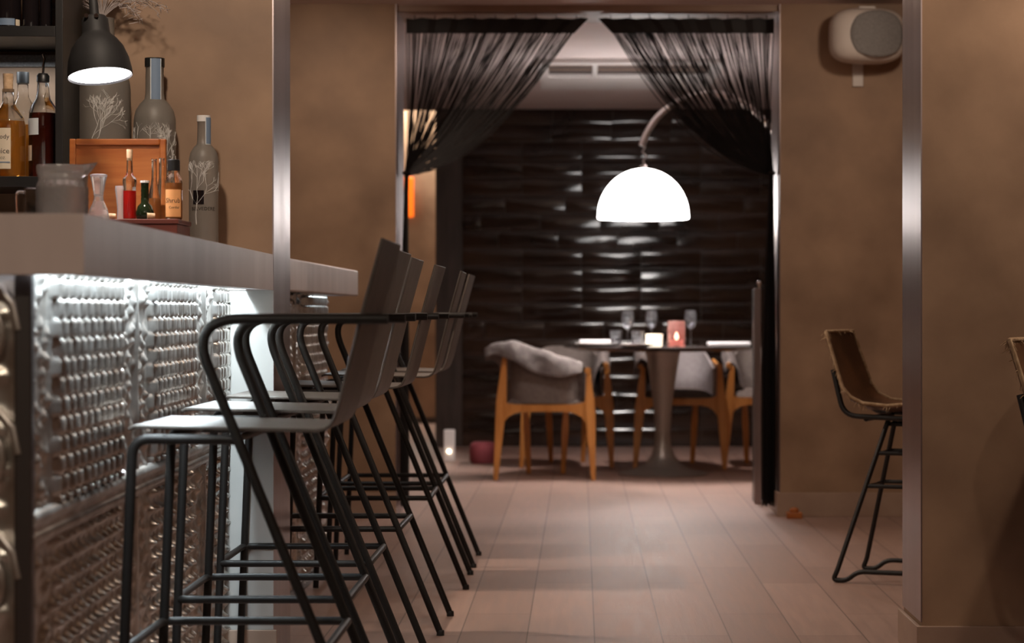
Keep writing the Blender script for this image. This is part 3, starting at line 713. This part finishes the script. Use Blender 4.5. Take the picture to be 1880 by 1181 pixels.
# ------------------------------------------------------------------ string curtains
cy = 10.76
t = MB().box(X(745, cy), X(1421, cy), cy - .02, cy + .02, Z(27, cy), Z(17, cy)).build('curtain_track', M['black'], bevel=.002)
tag(t, 'black curtain track across the top of the dining doorway', 'curtain track')
def bez(a, b, c, t): return (a[0] * (1 - t) ** 2 + 2 * b[0] * t * (1 - t) + c[0] * t * t, a[1] * (1 - t) ** 2 + 2 * b[1] * t * (1 - t) + c[1] * t * t)
def curtain(side, label):
    rr = random.Random(21 + side)
    if side < 0: uj, uc, tie, tail = 746, 1080, (743, 318), (735, 750)
    else: uj, uc, tie, tail = 1421, 1099, (1420, 318), (1398, 1424)
    t = thing('string_curtain', (X(uj, cy), cy, 0), label, 'curtain', 'string curtains of the dining doorway')
    ox = X(uj, cy); d = 1 if side < 0 else -1
    P = lambda u, v, dy=0: (X(u, cy) - ox, dy, Z(v, cy))
    # header band, slanted at the free end
    vs = []; fs = []; K = 24
    for i in range(K + 1):
        f = i / K; ut = uj + (uc - uj) * f; ub = uj + (uc - 26 * d - uj) * f; w_ = .006 * math.sin(i * 1.9)
        vt = 34 + 1.5 * math.sin(i * 2.1) if 0 < i < K else 34
        for dy in (-.004, .004): vs += [P(ut, vt, w_ + dy), P(ub, 61, w_ + dy)]
    for i in range(K):
        q = 4 * i; fs += [(q, q + 1, q + 5, q + 4), (q + 2, q + 6, q + 7, q + 3), (q, q + 4, q + 6, q + 2), (q + 1, q + 3, q + 7, q + 5)]
    fs += [(0, 2, 3, 1), (4 * K, 4 * K + 1, 4 * K + 3, 4 * K + 2)]
    MB().add(vs, fs).build('header_band', M['string'], t)
    for i in range(9):
        u = uj + (uc - uj) * (i + .4) / 9
        MB().tube([P(u, 27), P(u + 1, 31, -.006), P(u, 38, -.006)], .0022, 6).build('hook', M['black'], t)
    mb = MB(); NS = 235
    for i in range(NS):
        f = ((i + rr.uniform(-1.6, 1.6)) / NS) ** .9 if i > 1 else 0; f = min(max(f, 0), 1)
        f = f + .006 * math.sin(f * 60)
        u0 = uj + (uc - 26 * d - uj) * f; dy = rr.uniform(-.012, .012)
        c = (tie[0] + d * (8 + 135 * f) + rr.gauss(0, 2 + 7 * f), 180 + 126 * f + rr.gauss(0, 5 + 5 * f))
        e = (tie[0] + d * rr.uniform(0, 7), tie[1] + rr.uniform(-6, 6))
        pts = [P(*bez((u0, 60), c, e, k / 11), dy * (1 - k / 11)) for k in range(12)]
        ue = rr.uniform(*tail); dt = rr.uniform(-.03, .03)
        for k in range(1, 6):
            pts.append(P(e[0] + (ue - e[0]) * min(1, k / 2.5), e[1] + (rr.uniform(905, 931) - e[1]) * k / 5, dt * min(1, k / 2)))
        pts = [(a, b, max(c2, .004)) for a, b, c2 in pts]
        mb.tube(pts, rr.choice((.0013, .0016, .0021)), 3)
    o = mb.build('strings', M['string'], t); o['kind'] = 'stuff'
    MB().tube([P(tie[0] + 5 * math.cos(k * PI / 8) + 3 * d, tie[1] + 1.5 * math.sin(k * PI / 8), .028 * math.sin(k * PI / 8)) for k in range(16)], .006, 6, closed=True).build('tieback', M['string'], t)
    return t
curtain(-1, 'black string curtain gathered to the left jamb of the dining doorway')
curtain(1, 'black string curtain gathered to the right jamb of the dining doorway')

# ------------------------------------------------------------------ dining room
# ceiling air cassette
t = thing('ceiling_vent', (.285, 13.65, CE), 'white ceiling air vent panel with dark slots above the dining table', 'vent')
y0, y1, xx = -.77, .75, .53
MB().box(-xx, xx, y0, y0 + .08, -.03, -.001).box(-xx, xx, .0, y1, -.03, -.001).box(-xx, -xx + .06, y0 + .08, .0, -.03, -.001).box(xx - .06, xx, y0 + .08, .0, -.03, -.001).box(-.215, -.185, y0 + .08, .0, -.03, -.001).build('frame', M['white_paint'], t, bevel=.006)
MB().box(-xx + .06, xx - .06, y0 + .08, .0, -.008, -.001).build('grille', M['vent_dark'], t)
for k in range(2): MB().box(-xx + .062, xx - .062, -.52 + k * .22, -.49 + k * .22, -.014, -.009).build('louvre', M['skirting'], t)
# pedestal table
tx, ty = .483, 13.35
t = thing('pedestal_table', (tx, ty, 0), 'round dark topped pedestal table under the glowing dome lamp', 'table')
MB().lathe([(0, .722), (.50, .722), (.565, .736), (.58, .742), (.58, .746), (.574, .749), (0, .749)], 64).build('tabletop', M['table_top'], t, smooth=40)
MB().lathe([(0, 0), (.262, 0), (.265, .006), (.24, .014), (.17, .030), (.105, .062), (.068, .11), (.050, .17), (.045, .24), (.050, .34), (.062, .46), (.082, .60), (.098, .70), (.11, .7215), (0, .7215)], 48).build('pedestal', M['pedestal'], t, smooth=60)
TT = .7496
# arc lamp
dy_ = 12.9; dc = Vector((X(1181, dy_), dy_, 0)); zb = Z(402, dy_); rd = 84 * dy_ / F
bxp = 1.55
t = thing('arc_floor_lamp', (bxp, dy_ + .3, 0), 'arc floor lamp with glowing white dome shade hanging over the dining table', 'lamp')
Bv = Vector(t.location); dl = dc - Bv
hd = rd * 1.10
prof = [(rd * math.cos(a) if k < 12 else 0.02, zb + .012 + (hd - .012) * math.sin(a)) for k, a in enumerate([j * PI / 24 for j in range(13)])]
prof = [(rd * .985, zb), (rd, zb + .004)] + prof[0:]
inn = [(max(r - .006, 0), z - (.006 if z > zb + .03 else 0)) for r, z in prof[::-1]]
mb = MB().lathe(prof + inn[1:], 48, (dl.x, dl.y)); mb.f = mb.f[:-2]
mb.build('dome_shade', M['dome'], t, smooth=60)
MB().lathe([(0, zb + hd - .008), (.022, zb + hd - .006), (.022, zb + hd + .012), (.008, zb + hd + .022), (0, zb + hd + .022)], 18, (dl.x, dl.y)).build('shade_cap', M['lamp_arm'], t, smooth=40)
q = lambda u, v, f=0: Vector((X(u, dy_ + f), dy_ + f, Z(v, dy_ + f))) - Bv
MB().tube([q(1183, 303), q(1181, 295), q(1187, 287), q(1179, 279), q(1184, 271), q(1183, 262)], .0055, 8).build('flex_cord', M['lamp_arm'], t, smooth=50)
arcp = [q(1178, 268), q(1190, 240, .01), q(1212, 210, .03), q(1245, 186, .06), q(1290, 172, .1), q(1340, 178, .14), q(1385, 205, .18), q(1424, 248, .22), q(1480, 340, .26), q(1522, 480, .29)]
arcp += [Vector((0, 0, Z(560, 13.2))), Vector((0, 0, .05))]
sm = []
for i in range(len(arcp) - 1):
    p0, p1, p2, p3 = arcp[max(i - 1, 0)], arcp[i], arcp[i + 1], arcp[min(i + 2, len(arcp) - 1)]
    for k in range(5):
        s = k / 5; sm.append(.5 * ((2 * p1) + (-p0 + p2) * s + (2 * p0 - 5 * p1 + 4 * p2 - p3) * s * s + (-p0 + 3 * p1 - 3 * p2 + p3) * s ** 3))
sm.append(arcp[-1])
MB().tube(sm, .019, 12).build('arc_arm', M['lamp_arm'], t, smooth=50)
MB().box(-.17, .17, -.12, .12, 0, .06).build('weight_base', M['ceramic'], t, bevel=.008)
point('dome_lamp_light', (dc.x, dc.y, zb + .05), 16, (1, .93, .88), .10)
# armchairs
def make_chair(loc, rz, label, back_near, fab, group='oak armchairs around the dining table', wide=.255, narrow=.10):
    """near side (local -y) carries the two wide posts; back_near: upholstered panel stands on that side"""
    t = thing('armchair', loc, label, 'armchair', group, rz)
    yn, yf = -.25, .25
    def leg(x0, y0, x1, y1, zt, wt, wb_): # tapering leg, foot (x0,y0), top (x1,y1)
        mb = MB(); vs = []
        N = 8
        for k in range(N + 1):
            f = k / N; z = zt * f
            g = f / .62 if f < .62 else 1 - (f - .62) / .38
            hwd = wb_ + (wt - wb_) * g
            cx, cy2 = x0 + (x1 - x0) * f, y0 + (y1 - y0) * f
            vs += [(cx - hwd, cy2 - .016, z), (cx + hwd, cy2 - .016, z), (cx + hwd, cy2 + .016, z), (cx - hwd, cy2 + .016, z)]
        fs = [(0, 3, 2, 1), (4 * N, 4 * N + 1, 4 * N + 2, 4 * N + 3)] + [(4 * k + a, 4 * k + (a + 1) % 4, 4 * k + 4 + (a + 1) % 4, 4 * k + 4 + a) for k in range(N) for a in range(4)]
        return mb.add(vs, fs)
    hl = .70 if back_near else .615
    leg(-wide - .02, yn - .01, -wide + .03, yn + .02, hl, .030, .013).build('front_post' if not back_near else 'back_post', M['oak'], t, smooth=50, bevel=.004)
    leg(wide + .02, yn - .01, wide - .01, yn + .02, .615, .030, .013).build('front_post' if not back_near else 'back_post', M['oak'], t, smooth=50, bevel=.004)
    for s in (-1, 1):
        leg(s * narrow, yf + .02, s * (narrow + .02), yf - .04, .42, .020, .014).build('leg', M['oak'], t, smooth=50, bevel=.004)
    # arched apron
    K = 14; vs = []; fs = []
    for i in range(K + 1):
        a = i / K * 2 - 1; x = a * (wide - .015); zb_ = .385 - .075 * abs(a) ** 6; zt_ = .425 + .02 * abs(a) ** 6
        vs += [(x, yn, zb_), (x, yn + .03, zb_), (x, yn, zt_), (x, yn + .03, zt_)]
    for i in range(K):
        p = 4 * i; fs += [(p, p + 4, p + 6, p + 2), (p + 1, p + 3, p + 7, p + 5), (p, p + 1, p + 5, p + 4), (p + 2, p + 6, p + 7, p + 3)]
    fs += [(0, 2, 3, 1), (4 * K, 4 * K + 1, 4 * K + 3, 4 * K + 2)]
    MB().add(vs, fs).build('apron', M['oak'], t, smooth=40)
    MB().prism([(-wide + .03, yn + .03), (wide - .03, yn + .03), (narrow + .05, yf - .03), (-narrow - .05, yf - .03)], .395, .425).build('seat_rails', M['oak'], t, bevel=.004)
    # cushion
    vs = []; fs = []; K = 12
    for j in range(K + 1):
        for i in range(K + 1):
            a, c = i / K * 2 - 1, j / K * 2 - 1
            wd = (wide - .035) * (1 - .10 * (c + 1) / 2)
            vs.append((a * wd, c * .225 + .01, .428 + .045 * (1 - a ** 6) * (1 - c ** 6) + .004))
    for j in range(K):
        for i in range(K):
            p = j * (K + 1) + i; fs.append((p, p + 1, p + K + 2, p + K + 1))
    e0 = len(vs); ring = list(range(K + 1)) + [j * (K + 1) + K for j in range(1, K + 1)] + [K * (K + 1) + i for i in range(K - 1, -1, -1)] + [j * (K + 1) for j in range(K - 1, 0, -1)]
    for r_ in ring: vs.append((vs[r_][0], vs[r_][1], .427))
    for k in range(len(ring)): k2 = (k + 1) % len(ring); fs.append((ring[k], ring[k2], e0 + k2, e0 + k))
    MB().add(vs, fs).build('seat_cushion', M['fabric'], t, smooth=50)
    # curved tub back
    vs = []; fs = []; K = 28; ys_ = -1 if back_near else 1
    for i in range(K + 1):
        a = (i / K * 2 - 1) * PI * .5; sa, ca = math.sin(a), math.cos(a)
        x = (wide - .028) * (abs(sa) ** .55) * (1 if sa > 0 else -1); y = ys_ * (-.20 + .43 * ca ** .5) if ca > 1e-6 else ys_ * -.20
        ztop = (.735 if not back_near else .69) - (.13 if not back_near else .07) * (abs(sa) ** 3)
        if back_near: ztop = .70 + (.025 if a < 0 else -.07) * abs(sa)
        for th in (0, .022):
            kx = 1 - th / wide * .9
            for z_ in (.43, .50, .60, ztop): vs.append((x * kx, y - ys_ * th * .8, z_))
    for i in range(K):
        p = 8 * i
        for q_ in range(3):
            fs += [(p + q_, p + q_ + 1, p + 9 + q_, p + 8 + q_), (p + 4 + q_, p + 12 + q_, p + 13 + q_, p + 5 + q_)]
        fs += [(p, p + 8, p + 12, p + 4), (p + 3, p + 7, p + 15, p + 11)]
    fs += [(0, 1, 5, 4), (1, 2, 6, 5), (2, 3, 7, 6), (8 * K, 8 * K + 4, 8 * K + 5, 8 * K + 1), (8 * K + 1, 8 * K + 5, 8 * K + 6, 8 * K + 2), (8 * K + 2, 8 * K + 6, 8 * K + 7, 8 * K + 3)]
    MB().add(vs, fs).build('tub_back', fab, t, smooth=60)
    if not back_near:
        for s in (-1, 1):
            MB().tube([(s * (wide - .012), yn + .0, .618), (s * (wide - .016), yn + .15, .625), (s * (wide - .03), .06, .65)], [.017, .015, .010], 10).build('arm_cap', M['oak'], t, smooth=50)
    else:
        MB().tube([(wide - .012, yn - .012, .618), (wide - .016, yn + .15, .615), (wide - .03, .1, .60)], [.019, .015, .010], 10).build('arm_cap', M['oak'], t, smooth=50)
    return t
def throw(pts_rows, name, label, grp='grey throws on the armchairs'):
    """draped cloth through rows of points, smoothly subdivided"""
    vs = []; K = len(pts_rows[0])
    for row in pts_rows: vs += [tuple(p) for p in row]
    fs = [(j * K + i, j * K + i + 1, (j + 1) * K + i + 1, (j + 1) * K + i) for j in range(len(pts_rows) - 1) for i in range(K - 1)]
    o = MB().add(vs, fs).build(name, M['throw'], smooth=180)
    sd = o.modifiers.new('sub', 'SUBSURF'); sd.levels = 2; sd.render_levels = 2
    tx_ = bpy.data.textures.new(name, 'CLOUDS'); tx_.noise_scale = .07
    dm = o.modifiers.new('folds', 'DISPLACE'); dm.texture = tx_; dm.strength = .018; dm.mid_level = .5
    so = o.modifiers.new('thick', 'SOLIDIFY'); so.thickness = .012; so.offset = 1
    return tag(o, label, 'throw', grp)
# A: nearest, back turned to the camera
ya = 13.12; xa = X(1000, 12.9)
make_chair((xa, ya, 0), 0, 'oak armchair with dark grey back turned to the camera, left of the table', True, M['fabric'])
rows = []
nA = 11
for j, (dy2, dz2) in enumerate([(-.262, -.10), (-.258, -.03), (-.235, .028), (-.17, .018), (-.14, -.10), (-.135, -.2)]):
    rw = []
    for i in range(nA):
        f = i / (nA - 1); x = -.335 + .545 * f
        ztop = .755 - .022 * max(0, .14 - f) / .14 * 2 - .125 * max(0, f - .30) / .70 + .006 * math.sin(i * 2.2)
        dd = dz2
        if j == 0: dd = -.03 - .085 * max(0, math.sin((f - .1) * PI / .9)) if f > .1 else -.03
        if j == 1: dd = -.016 - .03 * max(0, math.sin((f - .1) * PI / .9)) if f > .1 else -.015
        if j >= 4 and f < .12: dd = dd * .25
        rw.append((xa + x, ya + dy2 - .012 + .008 * math.sin(i * 1.3 + j), ztop + dd))
    rows.append(rw)
throw(rows, 'throw_blanket', 'grey wool throw draped over the armchair whose back faces the camera')
# B, C, D facing the camera
xb, yb2 = X(1040, 13.85), 14.15
make_chair((xb, yb2, 0), 0, 'oak armchair facing the camera behind the back turned armchair', False, M['fabric'])
xc, yc = X(1249, 13.7), 14.02
make_chair((xc, yc, 0), 0, 'oak armchair with lamp lit grey back behind the table pedestal', False, M['fabric_lit'], wide=.25)
xd, yd = X(1414, 13.8), 14.10
make_chair((xd, yd, 0), 0, 'oak armchair right of the pedestal, partly hidden by the low partition', False, M['fabric'])
def arm_throw(cx, cy2, s, label, zt=.70, drop=.24):
    rows = []
    for j in range(6):
        f = j / 5; y = cy2 + .20 - .34 * f; rw = []
        ztop = zt + .045 - (.10 * f)
        for (dx, dz) in ((.10, -.05 - .04 * f), (.045, -.012), (0, .012), (-.045, -.03), (-.065, -.5 * drop), (-.085, -drop + .05 * f)):
            rw.append((cx + s * (.232 + dx * .35 if dx > 0 else .225 + dx), y + .008 * math.sin(j * 2 + dx * 40), ztop + dz))
        rows.append(rw)
    return throw(rows, 'throw_blanket', label)
arm_throw(xb, yb2, 1, 'grey throw over the arm of the armchair behind the back turned one')
arm_throw(xc, yc, -1, 'grey throw over the left arm of the armchair with lamp lit back')
arm_throw(xd, yd, -1, 'grey throw on the armchair beside the low partition')
# low partition by the right jamb
t = thing('low_partition', (.878, 11.3, 0), 'low dark partition with steel edge post at the right jamb', 'partition')
MB().box(-.012, .014, .02, .20, 0, 1.06).build('panel', M['black_wood'], t, bevel=.002)
MB().box(-.018, .014, -.012, .02, 0, 1.065).build('edge_post', M['steel'], t, bevel=.003)
MB().lathe([(0, 1.065), (.008, 1.065), (.007, 1.08), (.012, 1.088), (.012, 1.096), (0, 1.102)], 16, (.006, .004)).build('knob', M['chrome'], t, smooth=40)
# tableware
def wineglass(u, y, label):
    t = thing('wine_glass', (X(u, y), y, TT), label, 'glass', 'wine glasses on the dining table')
    MB().lathe([(0, .094), (.012, .098), (.030, .118), (.038, .148), (.037, .172), (.031, .208), (.0298, .208), (.0355, .172), (.0362, .148), (.028, .120), (.010, .102), (0, .1)], 28).build('bowl', M['stemware'], t, smooth=60)
    MB().lathe([(0, .0945), (.006, .095), (.0038, .08), (.0036, .02), (.005, .006), (0, .0055)], 14).build('stem', M['stemware'], t, smooth=60)
    MB().lathe([(0, 0), (.034, 0), (.034, .002), (.008, .006), (0, .006)], 28).build('foot', M['stemware'], t, smooth=40)
wineglass(1152, 13.05, 'wine glass on the left of the table, beside the tumblers')
wineglass(1196, 13.45, 'wine glass behind the bright white candle holder')
wineglass(1268, 13.40, 'wine glass on the right, beside the pink candle glass')
def tumbler(u, y, label):
    o = MB().lathe([(0, 0), (.030, 0), (.032, .004), (.037, .092), (.035, .092), (.030, .010), (0, .009)], 28).build('tumbler', M['stemware'], smooth=50)
    o.location = (X(u, y), y, TT); tag(o, label, 'glass', 'tumblers on the dining table')
tumbler(1131, 13.12, 'water tumbler at the left end of the table setting')
tumbler(1171, 12.98, 'water tumbler between the left wine glass and the white candle')
t = thing('candle_holder', (X(1201, 12.95), 12.95, TT), 'bright glowing white candle holder on the dining table', 'candle')
MB().lathe([(0, 0), (.040, 0), (.046, .006), (.048, .072), (.044, .072), (.042, .012), (0, .010)], 28).build('cup', M['candle_cup'], t, smooth=50)
MB().lathe([(0, .0105), (.038, .0105), (.038, .064), (0, .064)], 24).build('candle', M['candle'], t, smooth=40)
t = thing('candle_holder', (X(1242, 12.95), 12.95, TT), 'tall pinkish candle glass on the dining table', 'candle')
MB().lathe([(0, 0), (.048, 0), (.052, .006), (.050, .14), (.046, .146), (.046, .14), (.047, .010), (0, .008)], 28).build('glass_cylinder', M['pink_glass'], t, smooth=50)
MB().lathe([(0, .0085), (.038, .0085), (.038, .04), (0, .042)], 24).build('wax', M['candle_pink'], t, smooth=40)
MB().lathe([(0, .0425), (.008, .046), (.012, .058), (.006, .074), (0, .084)], 12).build('flame', M['candle'], t, smooth=60)
def plate(u, y, label, r=.125):
    o = MB().lathe([(0, 0), (r * .55, 0), (r * .65, .004), (r, .016), (r, .019), (r * .64, .008), (0, .007)], 40).build('plate', M['ceramic'], smooth=50)
    o.location = (X(u, y), y, TT); tag(o, label, 'plate', 'plates on the dining table'); return o
plate(1095, 13.1, 'white plate at the left edge of the table')
plate(1170, 12.86 + .02, 'white plate at the front edge of the table', .10)
o = MB().box(-.125, .125, -.08, .08, 0, .022).build('folded_napkin', M['napkin'], bevel=.008); o.location = (X(1338, 13.4), 13.4, TT); tag(o, 'white folded napkin at the right edge of the table', 'napkin')
o = MB().box(-.09, .09, -.06, .06, 0, .02).build('folded_napkin', M['napkin'], bevel=.008); o.location = (X(1092, 13.1), 13.1, TT + .0185); tag(o, 'white folded napkin on the left plate', 'napkin')
# little things at the left back of the dining room
vs = []
o = MB().lathe([(0, 0), (.075, .0), (.088, .02), (.092, .07), (.085, .12), (.06, .135), (0, .138)], 24).build('floor_pouf', M['red_cloth'], smooth=60)
o.location = (X(888, 14.3), 14.3, 0); tag(o, 'small dusky red pouf on the floor left of the armchairs', 'pouf')
t = thing('floor_plinth', (X(825, 14.5), 14.5, 0), 'small white lantern with an added glowing glint on the floor by the left wall', 'plinth')
MB().box(-.035, .035, -.035, .035, 0, .20).build('body', M['white_paint'], t, bevel=.006)
MB().lathe([(0, .052), (.010, .055), (.013, .065), (.010, .075), (0, .078)], 12, (0, -.042)).build('added_glint', M['candle'], t, smooth=60)  # glowing bead added as the glint of light on the white plinth
t = thing('wall_lamp', (X(749, 19.3), 19.385, Z(362, 19.3)), 'narrow orange glowing wall lamp in the hall beyond the left jamb', 'lamp')
MB().box(-.045, .045, -.05, -.012, -.17, .17).build('glow_panel', M['orange_light'], t, bevel=.01)
MB().box(-.03, .03, -.013, .013, -.10, .10).build('back_plate', M['black'], t)

# ------------------------------------------------------------------ speaker, doorstop
t = thing('wall_speaker', (X(1585, 10.55), 10.598, Z(72, 10.55)), 'white rounded loudspeaker mounted high on the wall beside the doorway', 'speaker')
sp = Vector((0, -.16, 0)); vs = []; fs = []
W_, H_, D_ = .172, .125, .11
def superell(nu, nv, w, h, d, e):
    vs = []; sg = lambda v, p: math.copysign(abs(v) ** p, v)
    for j in range(nv + 1):
        ph = -PI / 2 + PI * j / nv
        for i in range(nu):
            th = 2 * PI * i / nu
            vs.append((w * sg(math.cos(ph), e) * sg(math.cos(th), .75), d * sg(math.cos(ph), e) * sg(math.sin(th), .75), h * sg(math.sin(ph), e * .85)))
    fs = [(j * nu + i, j * nu + (i + 1) % nu, (j + 1) * nu + (i + 1) % nu, (j + 1) * nu + i) for j in range(nv) for i in range(nu)]
    return vs, fs
a = math.radians(9); rot = Matrix.Rotation(a, 4, 'Z')
vs, fs = superell(40, 20, W_, H_, D_, .62)
o = MB().add([rot @ Vector(p) + sp for p in vs], fs).build('shell', M['white_plastic'], t, smooth=60)
# grille: bowed front mesh, tilted towards the room
mb = MB(); K = 20; vs = []; fs = []
for j in range(K + 1):
    for i in range(K + 1):
        x, z = i / K * 2 - 1, j / K * 2 - 1
        rx = x * math.sqrt(1 - z * z / 2.3); rz_ = z * math.sqrt(1 - x * x / 2.3)
        vs.append(rot @ Vector((rx * .124 + .02, -D_ - .012 + .022 * (rx * rx + .4 * rz_ * rz_), rz_ * .106)) + sp)
for j in range(K):
    for i in range(K): p = j * (K + 1) + i; fs.append((p, p + 1, p + K + 2, p + K + 1))
ob = MB().add(vs, fs).build('grille', M['grille'], t, smooth=60)
so = ob.modifiers.new('thick', 'SOLIDIFY'); so.thickness = .02; so.offset = -1
MB().box(-.045, .005, -.012, .0, -.215, .09).box(-.035, -.005, -.08, -.01, -.03, .03).box(-.035, .04, -.17, -.01, H_ - .004, H_ + .012).build('bracket', M['white_plastic'], t, bevel=.003)
o = MB().prism([(-.035, -.03), (.035, -.03), (.035, .03), (-.035, .03)], 0, .028).lathe([(0, .028), (.022, .028), (.02, .045), (.008, .05), (0, .05)], 14).build('door_stop', M['orange_wood'], bevel=.004)
o.location = (X(1458, 10.5), 10.50, 0); tag(o, 'small orange brown wooden doorstop on the floor at the right portal skirting', 'doorstop')
